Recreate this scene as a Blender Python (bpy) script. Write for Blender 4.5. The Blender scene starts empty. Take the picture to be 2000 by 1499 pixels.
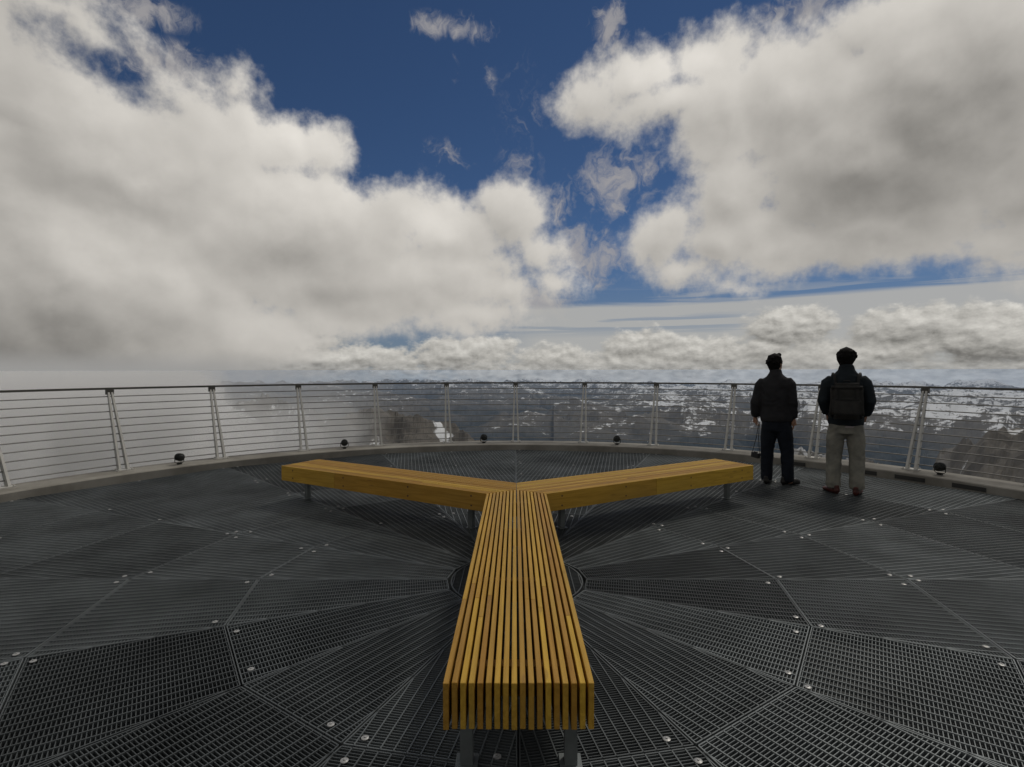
import bpy, bmesh, math, random
from math import sin, cos, pi, radians as RAD, degrees as DEG, atan2, sqrt
from mathutils import Vector, Matrix, noise as MN

SC = bpy.context.scene
COL = SC.collection
random.seed(7)

# ------------------------------------------------------------------ camera
EYE = 1.52
F_PX, PITCH, YAW, ROLL = 1055.4, 1.4383, 0.326, 0.104
camd = bpy.data.cameras.new("camera")
camd.sensor_width = 36.0
camd.lens = F_PX / 2000 * 36.0
camd.clip_start, camd.clip_end = 0.05, 400000
cam = bpy.data.objects.new("camera", camd)
COL.objects.link(cam)
cam.location = (0, 0, EYE)
cam.matrix_world = (Matrix.Translation((0, 0, EYE)) @ Matrix.Rotation(RAD(YAW), 4, 'Z')
                    @ Matrix.Rotation(RAD(90 - PITCH), 4, 'X') @ Matrix.Rotation(RAD(-ROLL), 4, 'Z'))
SC.camera = cam

SC.view_settings.view_transform = 'Standard'
SC.view_settings.look = 'None'
SC.view_settings.gamma = 1
SC.view_settings.exposure = -0.15
SC.cycles.use_denoising = True
SC.cycles.max_bounces = 8
SC.cycles.transparent_max_bounces = 12
SC.cycles.volume_bounces = 4
SC.cycles.caustics_reflective = False
SC.cycles.caustics_refractive = False


def ray(px, py):
    """direction seen at a pixel of the 2000x1499 photograph"""
    v = Vector((px - 1000, 749.5 - py, -F_PX)).normalized()
    return cam.matrix_world.to_3x3() @ v


def azel(px, py):
    d = ray(px, py)
    return DEG(atan2(d.x, d.y)), DEG(math.asin(d.z))


# ------------------------------------------------------------------ node expression helper
class N:
    def __init__(s, tree):
        s.t = tree
        s.n = tree.nodes
        s.l = tree.links

    def new(s, kind, **kw):
        nd = s.n.new(kind)
        for k, v in kw.items():
            setattr(nd, k, v)
        return nd

    def put(s, sock, v):
        if isinstance(v, E_):
            s.l.new(v.s, sock)
        elif isinstance(v, bpy.types.NodeSocket):
            s.l.new(v, sock)
        else:
            sock.default_value = v

    def m(s, op, a, b=None, c=None, clamp=False):
        nd = s.n.new('ShaderNodeMath')
        nd.operation = op
        nd.use_clamp = clamp
        for i, v in enumerate((a, b, c)):
            if v is not None:
                s.put(nd.inputs[i], v)
        return E_(s, nd.outputs[0])

    def ss(s, a, b, x):                      # smoothstep
        nd = s.n.new('ShaderNodeMapRange')
        nd.interpolation_type = 'SMOOTHSTEP'
        s.put(nd.inputs[0], x)
        s.put(nd.inputs[1], a)
        s.put(nd.inputs[2], b)
        return E_(s, nd.outputs[0])

    def noise(s, vec, scale, detail=4, rough=.5, dist=0.0, kind='FBM'):
        nd = s.n.new('ShaderNodeTexNoise')
        nd.noise_type = kind
        if kind == 'FBM':
            nd.normalize = True
        s.put(nd.inputs['Vector'], vec)
        nd.inputs['Scale'].default_value = scale
        nd.inputs['Detail'].default_value = detail
        nd.inputs['Roughness'].default_value = rough
        nd.inputs['Distortion'].default_value = dist
        return E_(s, nd.outputs[0])

    def xyz(s, a, b, c):
        nd = s.n.new('ShaderNodeCombineXYZ')
        for i, v in enumerate((a, b, c)):
            s.put(nd.inputs[i], v)
        return E_(s, nd.outputs[0])

    def mix(s, f, a, b):
        nd = s.n.new('ShaderNodeMix')
        nd.data_type = 'RGBA'
        s.put(nd.inputs[0], f)
        for sock, v in ((nd.inputs[6], a), (nd.inputs[7], b)):
            if isinstance(v, tuple):
                v = tuple(v) + ((1,) if len(v) == 3 else ())
            s.put(sock, v)
        return E_(s, nd.outputs[2])


class E_:
    def __init__(s, n, sock):
        s.g, s.s = n, sock

    def __add__(s, o): return s.g.m('ADD', s, o)
    __radd__ = __add__
    def __sub__(s, o): return s.g.m('SUBTRACT', s, o)
    def __rsub__(s, o): return s.g.m('SUBTRACT', o, s)
    def __mul__(s, o): return s.g.m('MULTIPLY', s, o)
    __rmul__ = __mul__
    def __truediv__(s, o): return s.g.m('DIVIDE', s, o)
    def max(s, o): return s.g.m('MAXIMUM', s, o)
    def min(s, o): return s.g.m('MINIMUM', s, o)
    def smax(s, o, k): return s.g.m('SMOOTH_MAX', s, o, k)
    def cl(s): return s.g.m('ADD', s, 0.0, clamp=True)


# ------------------------------------------------------------------ sun
SUN_EL, SUN_AZ = 52.0, 42.0          # degrees; azimuth measured from +Y (ahead) towards +X (right)
sund = bpy.data.lights.new("sun", 'SUN')
sund.energy = 1.35
sund.angle = RAD(12)
sund.color = (1.0, 0.94, 0.84)
sun = bpy.data.objects.new("sun", sund)
COL.objects.link(sun)
sdir = Vector((sin(RAD(SUN_AZ)) * cos(RAD(SUN_EL)), cos(RAD(SUN_AZ)) * cos(RAD(SUN_EL)), sin(RAD(SUN_EL))))
sun.rotation_euler = sdir.to_track_quat('Z', 'Y').to_euler()
sun.location = (0, 0, 30)

# ------------------------------------------------------------------ world: physical sky with cumulus clouds
world = bpy.data.worlds.new("World")
SC.world = world
world.use_nodes = True
W = N(world.node_tree)
W.n.clear()


def cloud_group():
    """cloud thickness (>0 inside a cloud) as a function of azimuth and elevation in degrees"""
    g = bpy.data.node_groups.new("cloud_field", 'ShaderNodeTree')
    g.interface.new_socket("az", in_out='INPUT', socket_type='NodeSocketFloat')
    g.interface.new_socket("el", in_out='INPUT', socket_type='NodeSocketFloat')
    g.interface.new_socket("thick", in_out='OUTPUT', socket_type='NodeSocketFloat')
    g.interface.new_socket("low", in_out='OUTPUT', socket_type='NodeSocketFloat')
    g.interface.new_socket("soft", in_out='OUTPUT', socket_type='NodeSocketFloat')
    G = N(g)
    gi = G.new('NodeGroupInput')
    go = G.new('NodeGroupOutput')
    az, el = E_(G, gi.outputs[0]), E_(G, gi.outputs[1])
    p = G.xyz(az, el, 0.0)
    # edge displacement: large billows, small billows, fine curl
    wa = G.noise(p, 0.07, 2, .5) - .5
    wb = G.noise(G.xyz(az, el, 31.0), 0.07, 2, .5) - .5
    wc = G.noise(G.xyz(az, el, 7.0), 0.32, 3, .55) - .5
    wd = G.noise(G.xyz(az, el, 57.0), 0.32, 3, .55) - .5
    ax = az + wa * 3.5 + wc * 2.4
    ey = el + wb * 3.5 + wd * 2.4

    def blob(px, py, rx, ry, rot=0.0):
        a0, e0 = azel(px, py)
        a1, e1 = azel(px + rx, py)
        a2, e2 = azel(px, py - ry)
        sx = max(sqrt((a1 - a0) ** 2 + (e1 - e0) ** 2), .3)
        sy = max(sqrt((a2 - a0) ** 2 + (e2 - e0) ** 2), .3)
        dx, dy = ax - a0, ey - e0
        c, s = cos(RAD(rot)), sin(RAD(rot))
        u = (dx * c + dy * s) * (1 / sx)
        v = (dy * c - dx * s) * (1 / sy)
        r = G.m('SQRT', u * u + v * v)
        return (1.0 - r) * (min(sx, sy))        # roughly the distance to the edge in degrees

    def union(lst, k=.9):
        out = None
        for b in lst:
            e = blob(*b)
            out = e if out is None else out.smax(e, k)
        return out
    big = union(BLOBS)
    holes = union(HOLES)
    big = big.min(0.0 - holes)
    nz = G.noise(p, 0.22, 8, .62)
    nf = G.noise(G.xyz(az, el, 3.0), 0.9, 6, .6)
    thick = big + (nz - .5) * 4.6 + (nf - .5) * 1.5
    # behind the viewer: general broken cloud
    back = (G.noise(p, 0.05, 7, .55) - .44) * 30.0
    fb = G.ss(50.0, 62.0, G.m('ABSOLUTE', az)).max(G.ss(40.0, 52.0, el))
    thick = thick + (back - thick) * fb
    G.put(go.inputs[0], thick)
    G.put(go.inputs[2], big * .6 + (G.noise(p, 0.11, 2.0, .5) - .5) * 6.0)
    # low cumulus band near the horizon
    lowm = union(LOW, .4)
    nl = G.noise(G.xyz(az, el * 1.7, 11.0), 0.75, 8, .6)
    low = lowm + (nl - .5) * 2.2
    G.put(go.inputs[1], low)
    return g


# each entry: photo x, y, half width, half height, rotation - turned into sky azimuth/elevation above
BLOBS = [
    (40, 130, 300, 200, -25), (240, 330, 330, 200, 0), (120, 560, 420, 300, 0), (250, 640, 420, 120, 0),
    (460, 170, 50, 46, 0), (400, 260, 150, 125, 0), (550, 290, 95, 80, 0), (628, 300, 56, 72, 0), (560, 470, 300, 150, 0),
    (790, 415, 105, 66, 0), (880, 450, 120, 80, 0), (1000, 425, 82, 82, 0), (1060, 500, 55, 45, 0), (860, 540, 190, 85, 0),
    (985, 570, 60, 45, 0), (330, 130, 140, 26, -32),
    (1150, 190, 68, 72, 0), (1240, 150, 100, 68, 0), (1390, 120, 105, 80, 0), (1280, 210, 140, 62, 0), (1410, 250, 115, 130, 0),
    (1430, 390, 110, 90, 0), (1290, 470, 80, 70, 0), (1340, 535, 90, 40, 0), (1420, 560, 50, 18, 0), (1520, 470, 210, 70, 0),
    (1740, 440, 300, 90, 0), (1960, 470, 150, 68, 0), (1560, 200, 210, 150, 0), (1840, 170, 280, 250, 0), (1690, 60, 110, 75, 0),
    (1700, 320, 330, 160, 0), (2010, 370, 150, 170, 0), (1470, 450, 120, 80, 0), (1400, 480, 90, 70, 0),
    (700, 600, 230, 62, 0), (920, 610, 120, 48, 0), (620, 560, 200, 80, 0), (1080, 560, 50, 36, 0),
]
HOLES = [(215, 135, 75, 30, -20), (320, 120, 34, 10, -25), (1235, 350, 60, 48, 20), (1245, 320, 40, 24, 0)]
LOW = [
    (180, 680, 300, 80, 0), (540, 655, 150, 38, 0), (640, 705, 250, 36, 0), (900, 688, 115, 36, 0), (1010, 720, 200, 18, 0),
    (1240, 675, 80, 36, 0), (1200, 705, 160, 30, 0), (1370, 695, 150, 34, 0), (1320, 712, 200, 24, 0), (1080, 700, 90, 26, 0), (1540, 640, 90, 46, 0), (1500, 690, 70, 30, 0), (1780, 645, 160, 50, 0),
    (1920, 660, 150, 66, 0), (1650, 700, 240, 34, 0), (1960, 720, 160, 24, 0),
]
CG = cloud_group()
tc = W.new('ShaderNodeTexCoord')
sep = W.new('ShaderNodeSeparateXYZ')
W.l.new(tc.outputs['Generated'], sep.inputs[0])
dx_, dy_, dz_ = (E_(W, sep.outputs[i]) for i in range(3))
AZ = W.m('ARCTAN2', dx_, dy_) * (180 / pi)
EL = W.m('ARCSINE', dz_) * (180 / pi)


def field(a, e):
    nd = W.new('ShaderNodeGroup', node_tree=CG)
    W.put(nd.inputs[0], a)
    W.put(nd.inputs[1], e)
    return E_(W, nd.outputs[0]), E_(W, nd.outputs[1]), E_(W, nd.outputs[2])


T0, L0, S0 = field(AZ, EL)
T1, L1, S1 = field(AZ + 0.55, EL + 1.1)           # one step towards the sun: shades the billows
_, L3, _ = field(AZ + 0.22, EL + 0.42)
T2, L2, S2 = field(AZ + 1.4, EL + 3.2)
sky = W.new('ShaderNodeTexSky', sky_type='NISHITA')
sky.sun_disc = False
sky.sun_elevation = RAD(SUN_EL)
sky.sun_rotation = RAD(SUN_AZ)
sky.altitude = 3400
sky.air_density = 1.0
sky.dust_density = 0.2
sky.ozone_density = 3.0
skyc = W.new('ShaderNodeMix', data_type='RGBA', blend_type='MULTIPLY')
skyc.inputs[0].default_value = 1.0
W.l.new(sky.outputs[0], skyc.inputs[6])
skyc.inputs[7].default_value = SKY_TINT = (0.325, 0.40, 0.47, 1)
# smooth stratus band low in the sky, with blue streaks below it, and thin torn wisps
p3 = W.xyz(AZ * .045, EL * .9, 2.0)
streak = W.noise(p3, 1.5, 5, .55, .4)
e_top, e_bot = azel(1250, 596)[1], azel(1250, 745)[1]
edge = EL + (streak - .5) * .9 - AZ * .008
band = W.ss(e_top + .25, e_top - .35, edge)
gap_s = W.ss(.50, .60, W.noise(W.xyz(AZ * .05, EL * 1.5, 9.0), 1.3, 4, .5)) * W.ss(e_top - 3.6, e_top - 2.0, EL) * W.ss(e_top - .8, e_top - 1.5, EL) * W.ss(26.0, 20.0, AZ)
veil = band * (1.0 - gap_s * .5) * W.ss(-6.0, 3.0, AZ) * .88
thin = W.ss(.5, .62, streak) * W.ss(e_top + 2.2, e_top + .6, EL) * W.ss(-2.0, 4.0, AZ) * .35
veil = veil.max(thin)
wv = W.xyz(AZ + (W.noise(W.xyz(AZ, EL, 5.0), .35, 3, .5) - .5) * 7.0, EL * .8 + (W.noise(W.xyz(AZ, EL, 15.0), .35, 3, .5) - .5) * 7.0, 91.0)
wisp_n = W.noise(wv, .34, 9, .66)
wmask = None
for (wx, wy, rx, ry, am) in ((875, 52, 120, 46, 1.12), (935, 62, 60, 50, 1.0), (955, 150, 30, 80, .36), (885, 130, 24, 80, .3), (1190, 60, 60, 110, 1.1),
                             (1200, 350, 150, 120, .95), (870, 305, 110, 50, .6), (1150, 500, 130, 110, 1.15), (1560, 25, 200, 60, 1.0),
                             (260, 10, 180, 60, .9), (330, 130, 190, 80, 1.0), (1100, 400, 60, 90, .7), (1020, 250, 90, 260, .35), (1060, 590, 160, 60, 1.1)):
    a0, e0 = azel(wx, wy)
    a1, e1 = azel(wx + rx, wy)
    a2, e2 = azel(wx, wy - ry)
    u = (AZ - a0) * (1 / abs(a1 - a0))
    v = (EL - e0) * (1 / abs(e2 - e0))
    r = W.ss(1.0, 0.0, W.m('SQRT', u * u + v * v)) * am
    wmask = r if wmask is None else wmask.max(r)
wisp = W.ss(.56, .90, wisp_n + wmask * .28) * W.ss(0.02, .35, wmask) * .85
haze_hor = W.ss(13.0, 0.5, EL) * .68
cov = W.ss(-.9, 1.5, T0)
covl = W.ss(-.25, .55, L0)
# brightness of the big clouds: relief towards the sun, thin edges bright, thick cores greyer
rel = (S0 - S1) * .05 + (S0 - S2) * .014 + (T0 - T1) * .022 + W.ss(4.5, .5, T0) * .075
core = W.ss(1.0, 16.0, T0)
lum = .53 + rel - core * .08
soft = W.noise(W.xyz(AZ, EL, 44.0), .09, 4, .5)
lum = lum + (soft - .5) * .12
for (bx, by, rx, ry, amt) in ((80, 720, 640, 190, -.15), (1880, 320, 480, 380, -.20), (1560, 420, 330, 170, -.07), (700, 590, 160, 50, -.13),
                              (20, 300, 130, 420, -.10), (640, 320, 330, 170, .10), (840, 440, 110, 70, .17), (1300, 150, 250, 80, .17),
                              (520, 230, 200, 120, .06), (1960, 80, 200, 200, -.05), (1150, 620, 300, 80, 0.0)):
    a0, e0 = azel(bx, by)
    a1, e1 = azel(bx + (rx if bx < 1000 else -rx), by)
    a2, e2 = azel(bx, by - ry)
    u = (AZ - a0) * (1 / abs(a1 - a0))
    v = (EL - e0) * (1 / abs(e2 - e0))
    lum = lum + W.ss(1.0, 0.0, W.m('SQRT', u * u + v * v)) * amt
lum = W.m('MAXIMUM', lum, .16) * (1.0 - W.ss(60.0, 105.0, W.m('ABSOLUTE', AZ)) * .38)  # unseen clouds behind the viewer dimmed to darken surfaces facing them
lowlum = .45 + (L0 - L3) * .23 + (L0 - L1) * .03
for (bx, by, rx, ry, amt) in ((80, 720, 640, 130, -.14), (560, 650, 140, 34, .09), (1960, 705, 210, 40, -.1), (1780, 700, 120, 22, -.07),
                              (960, 690, 90, 34, .06)):
    a0, e0 = azel(bx, by)
    a1, e1 = azel(bx + (rx if bx < 1000 else -rx), by)
    a2, e2 = azel(bx, by - ry)
    u = (AZ - a0) * (1 / abs(a1 - a0))
    v = (EL - e0) * (1 / abs(e2 - e0))
    lowlum = lowlum + W.ss(1.0, 0.0, W.m('SQRT', u * u + v * v)) * amt
lowlum = W.m('MAXIMUM', lowlum, .18)
SKY_S = 0.1


def scaled(rgb, val):
    nd = W.new('ShaderNodeVectorMath', operation='SCALE')
    nd.inputs[0].default_value = rgb
    W.put(nd.inputs[3], val * (1 / SKY_S))
    return E_(W, nd.outputs[0])


warm = (1.0, .955, .885)
c = E_(W, skyc.outputs[2])
c = W.mix(haze_hor, c, scaled((.62, .74, .95), W.m('ADD', 0.27, 0.0)))
c = W.mix(wisp, c, scaled((1, .96, .96), W.m('ADD', 0.40, 0.0)))
c = W.mix(veil, c, scaled((.99, .98, .94), W.m('ADD', 0.48, 0.0)))
c = W.mix(covl, c, scaled((1.0, .97, .90), lowlum))
c = W.mix(cov, c, scaled(warm, lum))
east = W.ss(-30.0, -18.0, AZ)
puff = W.noise(W.xyz(AZ, EL * 2.6, 77.0), .95, 7, .62)
c = W.mix(W.ss(1.3, -.2, EL) * east * .55, c, scaled((.98, .975, .95), (puff - .5) * 1.1 + .40))
c = W.mix(W.ss(2.2, -.1, EL) * (1.0 - east) * .9, c, scaled((1.0, .985, .96), W.m('ADD', .355, 0.0)))
sc_ = W.new('ShaderNodeVectorMath', operation='SCALE')
W.put(sc_.inputs[0], c)
W.put(sc_.inputs[3], W.ss(.04, -.04, EL) * east * .34 + 1.0)
c = E_(W, sc_.outputs[0])     # air near the horizon, brightened below it to cover the haze box's top edge
bg = W.new('ShaderNodeBackground')
W.l.new(c.s, bg.inputs[0])
bg.inputs[1].default_value = SKY_S
wo = W.new('ShaderNodeOutputWorld')
W.l.new(bg.outputs[0], wo.inputs[0])
world.cycles.sampling_method = 'MANUAL'
world.cycles.sample_map_resolution = 512


# ================================================================== helpers for things
def tag(o, label=None, cat=None, group=None, kind=None):
    if label: o['label'] = label
    if cat: o['category'] = cat
    if group: o['group'] = group
    if kind: o['kind'] = kind
    return o


def empty(name, loc=(0, 0, 0), rz=0.0):
    o = bpy.data.objects.new(name, None)
    COL.objects.link(o)
    o.empty_display_size = .2
    o.location = loc
    o.rotation_euler = (0, 0, rz)
    return o


def link(name, me, mat=None, parent=None, smooth=False):
    o = bpy.data.objects.new(name, me)
    COL.objects.link(o)
    if mat: me.materials.append(mat)
    if parent: o.parent = parent
    if smooth:
        me.polygons.foreach_set('use_smooth', [True] * len(me.polygons))
    return o


class MB:
    """collects simple solids into one mesh"""
    def __init__(s):
        s.v, s.f = [], []

    def add(s, vs, fs):
        n = len(s.v)
        s.v += [tuple(v) for v in vs]
        s.f += [tuple(i + n for i in f) for f in fs]

    def hexa(s, p, skip=()):
        """8 points: bottom ring 0-3 (ccw from above), top ring 4-7"""
        fs = [(3, 2, 1, 0), (4, 5, 6, 7), (0, 1, 5, 4), (1, 2, 6, 5), (2, 3, 7, 6), (3, 0, 4, 7)]
        s.add(p, [f for i, f in enumerate(fs) if i not in skip])

    def box(s, c, d, rz=0.0, skip=()):
        cx, cy, cz = c
        hx, hy, hz = d[0] / 2, d[1] / 2, d[2] / 2
        co, si = cos(rz), sin(rz)
        q = []
        for z in (-hz, hz):
            for x, y in ((-hx, -hy), (hx, -hy), (hx, hy), (-hx, hy)):
                q.append((cx + x * co - y * si, cy + x * si + y * co, cz + z))
        s.hexa(q, skip)

    def tube(s, pts, r, seg=8, closed=False, cap=True):
        pts = [Vector(p) for p in pts]
        rs = r if isinstance(r, (list, tuple)) else [r] * len(pts)
        n = len(pts)
        vs, fs = [], []
        up0 = Vector((0, 0, 1))
        for i, p in enumerate(pts):
            a = pts[(i - 1) % n] if (closed or i > 0) else p
            b = pts[(i + 1) % n] if (closed or i < n - 1) else p
            t = (b - a).normalized()
            u = up0 if abs(t.z) < .95 else Vector((0, 1, 0))
            x = t.cross(u).normalized()
            y = x.cross(t).normalized()
            for k in range(seg):
                an = 2 * pi * k / seg
                vs.append(p + (x * cos(an) + y * sin(an)) * rs[i])
        m = n if closed else n - 1
        for i in range(m):
            j = (i + 1) % n
            for k in range(seg):
                l = (k + 1) % seg
                fs.append((i * seg + k, i * seg + l, j * seg + l, j * seg + k))
        if cap and not closed:
            fs.append(tuple(reversed(range(seg))))
            fs.append(tuple((n - 1) * seg + k for k in range(seg)))
        s.add(vs, fs)

    def lathe(s, prof, c=(0, 0, 0), seg=20, axis='Z'):
        vs, fs = [], []
        for r, h in prof:
            for k in range(seg):
                a = 2 * pi * k / seg
                p = (r * cos(a), r * sin(a), h)
                if axis == 'Y': p = (p[0], p[2], p[1])
                vs.append((p[0] + c[0], p[1] + c[1], p[2] + c[2]))
        for i in range(len(prof) - 1):
            for k in range(seg):
                l = (k + 1) % seg
                fs.append((i * seg + k, i * seg + l, (i + 1) * seg + l, (i + 1) * seg + k))
        fs.append(tuple(reversed(range(seg))))
        fs.append(tuple((len(prof) - 1) * seg + k for k in range(seg)))
        s.add(vs, fs)

    def mesh(s, name):
        me = bpy.data.meshes.new(name)
        me.from_pydata(s.v, [], s.f)
        me.update()
        bm = bmesh.new()
        bm.from_mesh(me)
        bmesh.ops.recalc_face_normals(bm, faces=bm.faces)
        bm.to_mesh(me)
        bm.free()
        return me

    def raw(s, name):
        me = bpy.data.meshes.new(name)
        me.from_pydata(s.v, [], s.f)
        me.update()
        return me

    def build(s, name, mat=None, parent=None, smooth=False):
        return link(name, s.mesh(name), mat, parent, smooth)


# ------------------------------------------------------------------ materials
def mat(name, col, rough=.6, metal=0.0, var=.0, scale=6.0, col2=None, bump=0.0, bscale=60.0, detail=5, spec=.5, rand=0.0):
    m = bpy.data.materials.new(name)
    m.use_nodes = True
    g = N(m.node_tree)
    bs = m.node_tree.nodes['Principled BSDF']
    tc = g.new('ShaderNodeTexCoord')
    P = tc.outputs['Object']
    n1 = g.noise(P, scale, detail, .6)
    if col2 is None:
        col2 = tuple(c * (1 - var) for c in col)
    c = g.mix(g.ss(.3, .7, n1), tuple(col), tuple(col2))
    if rand:
        oi = g.new('ShaderNodeObjectInfo')
        hv = g.new('ShaderNodeHueSaturation')
        g.put(hv.inputs['Value'], E_(g, oi.outputs['Random']) * rand + (1 - rand / 2))
        g.put(hv.inputs['Color'], c)
        c = E_(g, hv.outputs[0])
    g.put(bs.inputs['Base Color'], c)
    rn = g.noise(P, scale * 3, 3, .5)
    g.put(bs.inputs['Roughness'], rn * .16 + (rough - .08))
    bs.inputs['Metallic'].default_value = metal
    bs.inputs['Specular IOR Level'].default_value = spec
    if bump:
        b = g.new('ShaderNodeBump')
        b.inputs['Strength'].default_value = bump
        b.inputs['Distance'].default_value = .004
        g.put(b.inputs['Height'], g.noise(P, bscale, 4, .6))
        g.put(bs.inputs['Normal'], E_(g, b.outputs[0]))
    return m


M = {}
M['grate'] = mat('galvanised_grating', (.165, .183, .187), .5, .3, .45, 1.3, rand=.7, spec=.4)
M['grate_rod'] = M['grate']
M['clip'] = mat('bright_clip', (.44, .44, .43), .4, .3, .25, 30)
M['under'] = mat('dark_understructure', (.075, .082, .084), .8, 0, .3, 1.0)
M['kerb'] = mat('weathered_kerb', (.30, .285, .25), .8, 0, .0, 1.6, col2=(.18, .168, .142), bump=.3)
M['post'] = mat('stainless_post', (.58, .57, .53), .5, .25, .2, 5)
M['rail'] = mat('handrail_steel', (.13, .125, .11), .45, .5, .3, 4)
M['cable'] = mat('steel_cable', (.28, .275, .26), .5, .3, .25, 9)
M['leg'] = mat('galvanised_leg', (.20, .22, .22), .5, .4, .3, 8)
M['lamp'] = mat('black_cast_housing', (.018, .02, .018), .5, .2, .3, 20)
M['lens'] = mat('lamp_glass', (.06, .06, .055), .12, 0, .2, 20)


def wood_mat():
    m = bpy.data.materials.new('honey_larch')
    m.use_nodes = True
    g = N(m.node_tree)
    bs = m.node_tree.nodes['Principled BSDF']
    tc = g.new('ShaderNodeTexCoord')
    at = g.new('ShaderNodeAttribute', attribute_name='tone')
    sp = g.new('ShaderNodeSeparateXYZ')
    g.l.new(tc.outputs['Object'], sp.inputs[0])
    x, y, z = (E_(g, sp.outputs[i]) for i in range(3))
    tone = E_(g, at.outputs['Fac'])
    p = g.xyz(x * 30.0 + tone * 40.0, y * 1.6 + tone * 17.0, z * 30.0)
    gr = g.noise(p, 1.6, 6, .6, .6)
    big = g.noise(g.xyz(x * 3.0 + tone * 9.0, y * .9, z * 3.0), 1.0, 3, .5)
    c = g.mix(g.ss(.25, .75, gr), (.56, .325, .045), (.37, .20, .02))
    c = g.mix(g.ss(.35, .75, big) * .55, c, (.33, .205, .045))
    hv = g.new('ShaderNodeHueSaturation')
    g.put(hv.inputs['Value'], tone * .42 + .78)
    g.put(hv.inputs['Hue'], tone * .02 + .49)
    g.put(hv.inputs['Color'], c)
    # knots
    vo = g.new('ShaderNodeTexVoronoi')
    g.put(vo.inputs['Vector'], g.xyz(x * 14.0 + tone * 31.0, y * 3.2, z * 14.0))
    vo.inputs['Scale'].default_value = 1.0
    kn = g.ss(.16, .06, E_(g, vo.outputs['Distance'])) * .35
    g.put(bs.inputs['Base Color'], g.mix(kn, E_(g, hv.outputs[0]), (.15, .07, .02)))
    bs.inputs['Roughness'].default_value = .55
    bs.inputs['Specular IOR Level'].default_value = .3
    b = g.new('ShaderNodeBump')
    b.inputs['Strength'].default_value = .35
    b.inputs['Distance'].default_value = .002
    g.put(b.inputs['Height'], gr)
    g.put(bs.inputs['Normal'], E_(g, b.outputs[0]))
    return m


M['wood'] = wood_mat()
M['bolt'] = mat('wood_plug', (.10, .05, .02), .6, 0, .3, 60)

# ================================================================== terrain
def lerp_table(tab, x):
    if x <= tab[0][0]: return tab[0][1]
    for (a, va), (b, vb) in zip(tab, tab[1:]):
        if x <= b:
            t = (x - a) / (b - a)
            t = t * .5 + .5 * t * t * (3 - 2 * t)
            return va + (vb - va) * t
    return tab[-1][1]


def px_profile(pts):
    return [azel(x, y) for x, y in pts]


RIDGES = [   # distance in m, silhouette in the photograph, slope, roughness of the ridge
    (3200, px_profile([(440, 935), (520, 890), (585, 850), (640, 818), (690, 799), (735, 795), (775, 801), (830, 812), (880, 826), (930, 848), (985, 880), (1040, 915)]), .62, 26),
    (4200, px_profile([(1700, 1000), (1800, 940), (1850, 885), (1890, 858), (1940, 842), (1990, 826), (2060, 800), (2200, 790)]), .55, 34),
    (5600, px_profile([(1420, 960), (1500, 905), (1550, 872), (1600, 885), (1660, 895), (1720, 905), (1800, 950)]), .6, 40),
    (9000, px_profile([(250, 800), (420, 790), (520, 772), (600, 790), (680, 830)]), .5, 60),
    (16000, px_profile([(1000, 850), (1080, 812), (1160, 800), (1250, 806), (1340, 790), (1450, 800), (1560, 780), (1700, 800), (1850, 785), (2000, 800), (2200, 790)]), .42, 90),
    (26000, px_profile([(920, 800), (1010, 782), (1090, 770), (1180, 776), (1260, 765), (1380, 770), (1500, 762), (1640, 768), (1800, 762), (2000, 768), (2200, 765)]), .38, 120),
]


def ground_z(x, y):
    r = sqrt(x * x + y * y)
    az = DEG(atan2(x, y))
    # the summit below the terrace and the drop to the valleys
    base = -6 - 2450 * (1 - math.exp(-max(0, r - 10) / 1500.0)) if r > 10 else -6
    v = Vector((x / 9000.0, y / 9000.0, 3.7))
    rid = MN.ridged_multi_fractal(v, 0.9, 2.1, 7, 1.0, 2.0)       # 0..~3
    rid = min(rid / 2.1, 1.25)
    top = -.0172 * r - 60 + max(0.0, r - 26000) * .022
    if r < 30000:                                                # nearer ranges stay lower and leave the valley open
        top -= (30000 - r) * .035 * (1.3 if -9 < az < 4 else .7)
    amp = max(0.0, top + 2500) * min(1.0, max(0.0, (r - 6000) / 9000.0))
    z = base + amp * max(0.0, rid - .12)
    for d, prof, slope, rough in RIDGES:
        if prof[0][0] < az < prof[-1][0]:
            el = lerp_table(prof, az + MN.noise(Vector((az * 1.3, d, 4.0))) * .5)
            zt = d * math.tan(RAD(el)) + EYE
            nz = MN.fractal(Vector((x / (d * .035), y / (d * .035), d)), .75, 2.1, 6)
            wob = MN.noise(Vector((az * .35, d, 1.0))) * d * .12
            nz += (MN.ridged_multi_fractal(Vector((x / (d * .09), y / (d * .09), d)), .9, 2.1, 5, 1.0, 2.0) - 1.0) * .30
            zz = zt - abs(r - d - wob) * slope * (.8 + .35 * MN.noise(Vector((x / (d * .12), y / (d * .12), 9)))) + nz * rough - rough * .3
            z = max(z, zz)
    return z


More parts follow.
